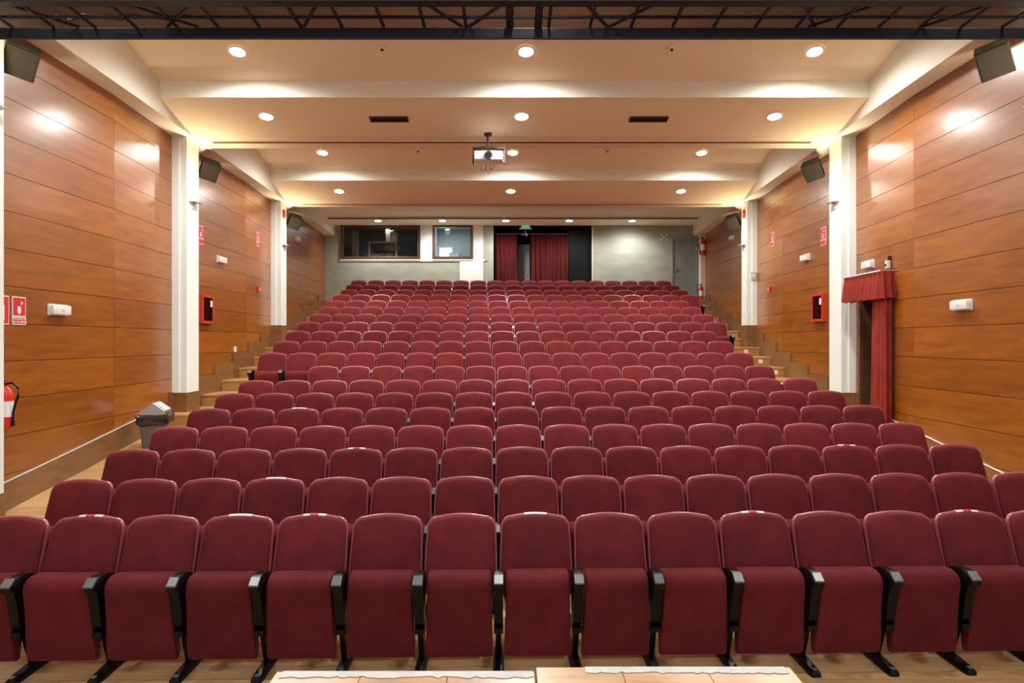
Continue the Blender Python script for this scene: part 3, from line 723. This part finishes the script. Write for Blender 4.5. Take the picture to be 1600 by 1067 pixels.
# ------------------------------------------------------------------ speakers on the walls
def speaker(side, x, y, z, nn):
    r = empty('wall_speaker', (x, y, z))
    R = Matrix.Rotation(math.radians(-16) * side, 4, 'Y') @ Matrix.Rotation(math.radians(-38) * side, 4, 'Z') @ Matrix.Rotation(math.radians(24), 4, 'X')
    r.rotation_euler = R.to_euler()
    MB().prism([(-.14, .11), (.14, .11), (.16, -.13), (-.16, -.13)][::-1], 'z', -.17, .17).build('cabinet', M['spk'], r, bevel=.008)
    MB().box(-.145, .145, -.142, -.128, -.155, .155).build('grille', M['grille'], r, bevel=.004)
    MB().box(-.03, .03, .105, .19, -.05, .05).build('bracket', M['darkmetal'], r)
    tag(r, f'dark box loudspeaker tilted down from the {"left" if side < 0 else "right"} wall {nn}', 'speaker', 'wall loudspeakers')
M['grille'] = mat('grille', (.022, .019, .014), .9, spec=.2)
for y, z, nn, xl, xr in ((7.35, 5.36, 'at the truss end', -5.42, 5.32), (12.2, 5.40, 'behind the first visible column', -5.55, 5.52), (17.35, 5.38, 'behind the far column', -5.68, 5.76)):
    speaker(-1, xl, y, z, nn); speaker(1, xr, y, z, nn)

# ------------------------------------------------------------------ projector
pr = empty('projector', (-.39, 11.25, 5.345)); tag(pr, 'white ceiling projector with round lens in a black mounting frame', 'projector')
MB().box(-.235, .235, -.18, .12, -.065, .08).build('body', M['white'], pr, bevel=.02, smooth=True)
MB().cyl((0, -.22, .0), .068, .05, 'y', 24).build('lens_ring', M['darkmetal'], pr, smooth=True)
MB().cyl((0, -.226, .0), .045, .01, 'y', 24).build('lens', M['lens'], pr, smooth=True)
MB().box(-.21, -.09, -.184, -.18, -.05, .05).build('front_grille', M['greylabel'], pr)
MB().box(-.275, -.25, -.05, .05, -.10, .16).box(.25, .275, -.05, .05, -.10, .16).box(-.275, -.13, -.05, .05, .15, .175).box(.13, .275, -.05, .05, .15, .175).box(-.14, .14, -.05, .05, .165, .19).build('mounting_frame', M['darkmetal'], pr)
MB().cyl((-.02, 0, .19), .018, .20, n=12).build('pole', M['darkmetal'], pr, smooth=True)
MB().box(-.08, .05, -.05, .05, .385, .405).build('ceiling_plate', M['darkmetal'], pr)
for k, (dx, ln) in enumerate(((-.12, .14), (-.03, .17), (.02, .11))):
    MB().tube([(dx, .05, -.075), (dx-.02, .04, -.08-ln*.6), (dx+.03, .03, -.08-ln), (dx+.07, .04, -.08-ln*.5), (dx+.06, .06, -.075)], .005, 6).build('cable', M['cable'], pr, smooth=True)
MB().tube([(.02, 0, .28), (.05, -.02, .22), (.03, 0, .12), (.01, 0, .08)], .006, 6).build('cable', M['cable'], pr, smooth=True)

# ------------------------------------------------------------------ lighting truss above the stage front
tr = tag(empty('lighting_truss', (0, 5.26, 4.89)), 'black steel truss with wire mesh spanning the hall above the stage', 'truss')
MB().box(-4.9, 4.9, -.10, 0, -.0, .16).build('front_chord', M['truss'], tr, bevel=.01)
MB().box(-4.9, 4.9, .335, .36, -.096, .0).build('rear_chord', M['truss'], tr, bevel=.01)
MB().box(-4.9, 4.9, -.0+.170, .190, .0, .02).build('middle_rail', M['truss'], tr)
x = -4.55
while x < 4.7:
    MB().box(x-.012, x+.012, .0, .34, .0, .014).build('cross_bar', M['truss'], tr); x += .347
for xa, xb in ((-3.0, -2.65), (-2.55, -2.9), (-.65, -.42), (-.10, -.36), (.60, .80), (1.10, .82), (2.30, 2.55), (2.85, 2.5), (-3.95, -3.65), (3.75, 3.45), (-1.55, -1.75)):
    MB().hexa([(xa-.014, 0, .002), (xa+.014, 0, .002), (xb+.014, .34, .002), (xb-.014, .34, .002), (xa-.014, 0, .018), (xa+.014, 0, .018), (xb+.014, .34, .018), (xb-.014, .34, .018)]).build('diagonal_brace', M['truss'], tr)
for x in (-.02, .22): MB().box(x-.03, x+.03, .0, .34, -.004, .05).build('hanger', M['truss'], tr)
MB().box(-4.9, 4.9, -.08, .50, .064, .068).build('mesh_panel', M['mesh'], tr)
for x in (-3.2, 3.2, 0): MB().tube([(x, .15, .16), (x, .15, 1.3)], .012, 6).build('suspension_rod', M['truss'], tr)
for k, (xa, xb) in enumerate(((-3.75, -3.3), (-3.35, -2.9), (-2.95, -2.5))):
    MB().tube([(xa + (xb-xa)*t/8, .2 + .06*math.sin(t), .035 - .02*math.sin(math.pi*t/8)) for t in range(9)], .006, 6).build('cable', M['cable'], tr, smooth=True)

# ------------------------------------------------------------------ curtained doorway on the right wall
rc = empty('door_4', (0, 0, 0)); rc['kind'] = 'structure'
ya, yb, zt = DOOR
xa, xb = wallx(1, ya), wallx(1, yb)
z0 = floor_z(ya) - .05
MB().box(xa+.02, xa+.45, ya-.06, ya+.006, z0, zt+.05).build('reveal', M['brown'], rc); MB().box(xa+.02, xa+.45, yb-.008, yb+.06, z0, zt+.05).build('reveal', M['brown'], rc)
MB().box(xa+.45, xa+.50, ya-.055, yb+.06, z0, zt+.05).build('door_leaf', M['brown'], rc); MB().box(xa+.02, xa+.45, ya, yb, zt-.01, zt+.05).build('door_head', M['brown'], rc)
MB().box(xa+.02, xa+.45, ya, yb, z0-.05, floor_z(10.5)).build('door_threshold', M['skirt'], rc)
MB().box(xa-.01, xa+.03, ya-.06, ya, z0, zt+.05).box(xb-.01, xb+.03, yb, yb+.06, z0+.1, zt+.05).build('door_frame', M['brown'], rc)
def loopdrape(path, z0, z1, folds, amp, mt, name, parent, nz=10, flare=0):
    """cloth hung along a plan path; its folds stand off the path"""
    L = [0]; P = [Vector(p) for p in path]
    for a, b in zip(P, P[1:]): L.append(L[-1] + (b-a).length)
    n = folds * 8; tot = L[-1]
    def at(s):
        for i in range(len(P)-1):
            if s <= L[i+1] + 1e-9: t = (s-L[i]) / (L[i+1]-L[i]); d = (P[i+1]-P[i]).normalized(); return P[i].lerp(P[i+1], t), Vector((d.y, -d.x))
        return P[-1], Vector((d.y, -d.x))
    grid = []
    for j in range(nz+1):
        t = j/nz; a = amp*(.35 + .65*t)
        rr = []
        for i in range(n+1):
            p, nrm = at(tot*i/n); o = a*math.sin(2*math.pi*folds*i/n + .5*math.sin(i*.17)) + .4*a*math.sin(i*.37+1) + flare*t
            zz = z1 + (z0 - z1)*t + (.012*math.sin(i*.8) if j == nz else 0)
            rr.append((p.x + nrm.x*o, p.y + nrm.y*o, zz))
        grid.append(rr)
    k = n+1; fr = [q for r_ in grid for q in r_]; mbk = []
    for j in range(nz+1):
        for i in range(n+1):
            p, nrm = at(tot*i/n); q = grid[j][i]; mbk.append((q[0]-nrm.x*.012, q[1]-nrm.y*.012, q[2]))
    N = len(fr); fs = []
    for j in range(nz):
        for i in range(n): a = j*k+i; fs += [(a, a+1, a+k+1, a+k), (N+a, N+a+k, N+a+k+1, N+a+1)]
        a = j*k; fs.append((a, a+k, N+a+k, N+a)); a = j*k+n; fs.append((a, N+a, N+a+k, a+k))
    for i in range(n): fs.append((i, N+i, N+i+1, i+1)); a = nz*k+i; fs.append((a, a+1, N+a+1, N+a))
    return MB().add(fr+mbk, fs).build(name, mt, parent, smooth=True)
cu = tag(empty('door_curtain', (0, 0, 0)), 'red velvet curtain with gathered valance over the side doorway on the right wall', 'curtain')
va, vb = 9.94, 11.14; vx = 5.53
loopdrape([(wallx(1, va)-.02, va), (vx, va), (vx+.03, vb), (wallx(1, vb)-.06, vb)][::-1], 2.90, 3.30, 14, .028, M['curtain'], 'valance', cu, nz=6, flare=.03)
loopdrape([(wallx(1, 9.99)-.05, 9.99), (xa-.17, 10.02), (xa-.13, 10.34), (xa-.06, 10.50)][::-1], floor_z(10.3)+.02, 3.22, 5, .04, M['curtain'], 'curtain_panel', cu, nz=14)
MB().tube([(wallx(1, va), va+.01, 3.31), (vx-.02, va-.0, 3.31), (vx+.01, vb, 3.31), (wallx(1, vb), vb, 3.31)], .009, 8).build('curtain_rail', M['chrome'], cu, smooth=True)

# ------------------------------------------------------------------ waste bin
bn = tag(empty('waste_bin', (-5.24, 9.78, floor_z(9.6))), 'grey swing-lid waste bin with black liner on the ramp by the left wall', 'bin')
bn.rotation_euler = (0, 0, math.radians(12))
m = MB()
def rr(hx, hy, z, n=6, rad=.04):
    pts = []
    for cx, cy, a0 in ((hx-rad, hy-rad, 0), (-hx+rad, hy-rad, 90), (-hx+rad, -hy+rad, 180), (hx-rad, -hy+rad, 270)):
        for i in range(n+1): a = math.radians(a0 + 90*i/n); pts.append((cx+rad*math.cos(a), cy+rad*math.sin(a), z))
    return pts
m.rings([rr(.15, .12, 0), rr(.185, .15, .43)]); m.build('bin_body', M['bingrey'], bn, smooth=True)
m = MB(); rg = []
for j, (s_, z) in enumerate(((.195, .34), (.215, .37), (.21, .43), (.222, .475), (.20, .49))):
    q = rr(s_, s_-.03, z); rg.append([(p[0]*(1+.02*math.sin(i*2.1+j)), p[1]*(1+.03*math.sin(i*1.7+j*2)), p[2]+.012*math.sin(i*1.3+j)) for i, p in enumerate(q)])
m.rings(rg); m.build('bin_liner', M['bindark'], bn, smooth=True)
MB().prism([(-.185, .485), (.185, .485), (.175, .545), (.015, .665), (-.015, .665), (-.175, .545)], 'y', -.155, .155).build('lid', M['chrome'], bn, bevel=.008)
MB().hexa([(.03, -.12, .655), (.168, -.12, .551), (.168, .12, .551), (.03, .12, .655), (.036, -.12, .664), (.176, -.12, .560), (.176, .12, .560), (.036, .12, .664)]).build('swing_flap', M['signwhite'], bn)

# ------------------------------------------------------------------ stage platforms under the camera
PZ = .95; PY = 2.62
for x0, x1, nn, t0, t1 in ((-.925, .088, 'left', -.90, .083), (.096, 1.108, 'right', .29, 1.085)):
    yf = PY if x0 < 0 else PY + .035
    p = tag(empty('stage_platform', ((x0+x1)/2, 1.9, 0)), f'{nn} wooden stage platform with worn white front edge before the front row', 'platform', 'stage platforms')
    hw = (x1 - x0)/2; c0 = (x0+x1)/2
    for k in range(3):
        MB().box(-hw + 2*hw*k/3 + .0015, -hw + 2*hw*(k+1)/3 - .0015, -1.0, yf-1.9, PZ-.04, PZ).build('deck_board', M['deck'], p)
    n = 40; a, b = t0 - c0, t1 - c0; e = yf - 1.9; vs = []
    rng = random.Random(nn)
    inner = [(a + (b-a)*i/n, e - .045 - rng.uniform(-.008, .010), PZ+.0005) for i in range(n+1)]
    outer = [(a + (b-a)*i/n, e + .001, PZ+.0005) for i in range(n+1)]
    allp = inner + outer[::-1]
    MB().prism([(q[0], q[1]) for q in allp], 'z', PZ+.0002, PZ+.003).build('white_edge', M['tape'], p)
    MB().box(-hw, hw, e-.03, e, PZ-.16, PZ-.04).build('front_rail', M['truss'], p)
    for sx in (-1, 1):
        for yy in (-.9, e-.08): MB().box(sx*(hw-.02), sx*(hw-.08), yy, yy+.05, 0, PZ-.04).build('leg', M['truss'], p)

# ------------------------------------------------------------------ theatre seats
def outline(hw_b, hw_m, hw_t, z0, z1, rad, crown, n=7):
    """closed outline in x,z: waist below, widest in the middle, rounded top corners"""
    pts = []
    for i in range(6): t = i/5; pts.append((hw_b + (hw_m-hw_b)*math.sin(t*math.pi/2), z0 + (z0*0 + .30*(z1-z0))*t))
    pts.append((hw_m - (hw_m-hw_t)*.35, z0 + .60*(z1-z0)))
    for i in range(n+1):
        a = math.pi/2*i/n
        pts.append((hw_t - rad + rad*math.cos(a)**.9 if math.cos(a) > 1e-6 else hw_t - rad, z1 - crown - rad*.9 + rad*.9*math.sin(a)))
    for i in range(1, 5):
        x = (hw_t - rad)*(1 - i/5); pts.append((x, z1 - crown*(x/(hw_t-rad))**2))
    pts.append((0, z1))
    full = pts + [(-x, z) for x, z in pts[-2::-1]]
    return full
def lean(z): return -.20 * (1 - (z - .44)/.56)          # y of the backrest plane at height z
def shell_mesh():
    ol = outline(.222, .256, .248, .44, 1.0, .085, .016); m = MB(); rs = []
    cx, cz = 0, .72
    for s_, dy in ((1.0, .0), (1.006, .008), (1.006, .022), (.985, .034), (.80, .042)):
        rs.append([(x*s_, lean(cz+(z-cz)*s_) + dy, cz + (z-cz)*s_) for x, z in ol])
    return m.rings(rs)
def cushion_mesh():
    ol = outline(.215, .248, .240, .445, .991, .08, .016); m = MB(); rs = []; cz = .72
    for s_, dy in ((1.0, .0), (.998, -.012), (.985, -.022), (.95, -.032), (.86, -.040), (.70, -.046), (.45, -.050), (.2, -.052)):
        rs.append([(x*s_, lean(cz+(z-cz)*s_) + dy + .02*max(0, .6-z)*0, cz + (z-cz)*s_) for x, z in ol])
    return m.rings(rs)
def squab_mesh(seed=0):
    prof = [(-.150, .600), (-.175, .650), (-.230, .675), (-.300, .680), (-.355, .668), (-.388, .636), (-.392, .595), (-.378, .540), (-.362, .45), (-.350, .35), (-.340, .25),
            (-.330, .17), (-.318, .122), (-.295, .102), (-.270, .110), (-.255, .16), (-.235, .30), (-.205, .45), (-.17, .55)]
    cy, cz = -.29, .4; rs = []
    us = [(-1, .93), (-.99, .965), (-.96, .99), (-.85, 1.0), (-.45, 1.004), (0, 1.006), (.45, 1.004), (.85, 1.0), (.96, .99), (.99, .965), (1, .93)]
    for u, k in us:
        ring = []
        for y, z in prof:
            hw = .229 - .020*max(0, min(1, (z-.10)/.55))
            yy = cy + (y-cy)*(1 - (1-k)*1.2); zz = cz + (z-cz)*(1 - (1-k)*.35)
            if y < -.33 and .15 < z < .6: yy += .006*math.sin(u*2.2+z*9)*(1-u*u)
            ring.append((u*hw, yy, zz))
        rs.append(ring)
    return MB().rings(rs)
def arm_mesh():
    w = .034; rs = []
    for y, zt, hh, k in ((-.470, .655, .012, .95), (-.462, .664, .05, 1), (-.415, .698, .07, 1), (-.36, .700, .065, 1), (-.28, .690, .05, .95), (-.23, .672, .04, .85), (-.195, .655, .035, .6)):
        ww = w*k
        rs.append([(-ww, y, zt-hh), (ww, y, zt-hh), (ww, y, zt-.008), (ww*.8, y, zt), (-ww*.8, y, zt), (-ww, y, zt-.008)])
    return MB().rings(rs)
def stanchion_mesh():
    m = MB()
    up = [(-.44, .645), (-.40, .655), (-.205, .635), (-.232, .52), (-.24, .33), (-.30, .30), (-.37, .36), (-.40, .52)]
    m.prism(up, 'x', -.029, .029)
    m.prism([(-.375, .325), (-.14, .325), (-.14, .285), (-.20, .262), (-.30, .262), (-.375, .29)], 'x', -.031, .031)
    m.prism([(-.30, .27), (-.17, .27), (-.10, .05), (-.22, .05)], 'x', -.018, .018)
    return m
def foot_mesh():
    rs = []
    for y, z, w in ((-.43, .018, .022), (-.42, .036, .034), (-.36, .046, .038), (-.20, .060, .036), (-.05, .052, .034), (.02, .036, .030), (.035, .018, .02)):
        rs.append([(-w, y, 0), (w, y, 0), (w, y, z*.6), (w*.6, y, z), (-w*.6, y, z), (-w, y, z*.6)])
    return MB().rings(rs)
proto_seat = empty('theatre_seat')
MB_ = shell_mesh(); MB_.build('back_shell', M['shell'], proto_seat, smooth=True)
cushion_mesh().build('backrest', M['fabric'], proto_seat, smooth=True)
squab_mesh().build('seat', M['fabric'], proto_seat, smooth=True)
MB().box(-.20, .20, -.22, -.16, .40, .43).build('seat_bracket', M['black'], proto_seat)
def add_arm(root, x, far=False):
    st = stanchion_mesh() if add_arm.me is None else None
    if add_arm.me is None:
        objs = [arm_mesh().build('armrest', M['black'], None, smooth=True), MB().hexa([(-.031, -.470, .650), (.031, -.470, .650), (.031, -.42, .690), (-.031, -.42, .690), (-.031, -.476, .662), (.031, -.476, .662), (.031, -.420, .7035), (-.031, -.420, .7035)]).build('arm_tip', M['armtip'], None, bevel=.003),
                st.build('stanchion', M['black'], None), foot_mesh().build('foot', M['black'], None, smooth=True), MB().box(-.012, .012, -.415, -.385, .040, .046).build('bolt_cover', M['armtip'], None)]
        add_arm.me = [o.data for o in objs]
        for o in objs: bpy.data.objects.remove(o)
    a, t, s_, f, b = [bpy.data.objects.new(n, me) for n, me in zip(('armrest', 'arm_tip', 'stanchion', 'foot', 'bolt_cover'), add_arm.me)]
    for o in (a, t, s_, f, b): COL.objects.link(o)
    a.parent = root; t.parent = a; s_.parent = root; f.parent = s_; b.parent = s_
    for o in (a, s_): o.location.x = x
add_arm.me = None
add_arm(proto_seat, -W_SEAT/2)
ORD = ['', 'first', 'second', 'third', 'fourth', 'fifth', 'sixth', 'seventh', 'eighth', 'ninth', 'tenth', 'eleventh', 'twelfth', 'thirteenth', 'fourteenth', 'fifteenth', 'sixteenth', 'seventeenth', 'eighteenth', 'nineteenth']
TOP_STRIPS = {(0, 1): 1, (0, 3): 0, (0, 4): 1, (0, 7): 0, (0, 10): 1, (0, 13): 1, (1, 3): 0, (2, 4): 1, (2, 13): 1, (4, 2): 0}  # the fifth-row white strip is a glint of light, built like tape
def top_strip_objs(root, red):
    def strip(x0, x1, name, m):
        rs = []
        n = 6
        for i in range(n+1):
            x = x0 + (x1-x0)*i/n; z = .9985 - .016*(x/.167)**2 + .004
            rs.append([(x, -.006, z-.008), (x, .026, z-.006), (x, .024, z+.001), (x, .004, z+.0035), (x, -.005, z-.002)])
        MB().rings(rs).build(name, m, root, smooth=True)
    strip(-.08, .085, 'tape_or_glint', M['signwhite'])
    if red:
        for o in [c for c in root.children if c.name.startswith('tape_or_glint')]: pass
        strip(-.03, .03, 'red_mark', M['signred'])
        for o in root.children:
            if o.name.startswith('red_mark'): o.location.z = .0015; o.location.y = -.001
ang = math.atan(SKEW); first = True; count = 0
for r in range(19):
    n = KL[r] + KR[r]
    rowname = 'front row' if r == 0 else ('last row at the back' if r == 18 else f'{ORD[r+1]} row')
    for k in range(n):
        u = (k - KL[r] + .5) * W_SEAT
        x = RX0[r] + u*math.cos(ang); y = RY[r] + u*math.sin(ang)
        if first: s_ = proto_seat; first = False
        else: s_ = copy_tree(proto_seat)
        z = RZ[r] if r != 0 else 0
        dy = random.uniform(-.003, .003)
        s_.location = (x, y + dy, z + (.0 if r else 0)); s_.rotation_euler = (0, 0, ang + random.uniform(-.003, .003))
        # on the ramp each foot stands on the slope
        if 0 < r < 7: s_.location.z = RZ[r] + SKEW * (x - RX0[r]) * RAMP + .004
        lab = f'burgundy folding theatre seat, {ORD[k+1]} from the left end of the {rowname}'
        if k == n - 1: lab = f'burgundy folding theatre seat at the right end of the {rowname}'
        elif k == 0: lab = f'burgundy folding theatre seat at the left end of the {rowname}'
        tag(s_, lab, 'seat', f'seats of the {rowname}')
        count += 1
        s_['rk'] = f'{r},{k}'
# end armrests and tape and glint strips come after the copies are made
for o in [o for o in COL.objects if o.get('rk')]:
    r, k = map(int, o['rk'].split(',')); del o['rk']
    if k == KL[r] + KR[r] - 1: add_arm(o, W_SEAT/2)
    if (r, k) in TOP_STRIPS:
        top_strip_objs(o, TOP_STRIPS[(r, k)])
        o['label'] = o['label'].replace('folding theatre seat', 'seat with tape or glint strip')
print('seats', count)
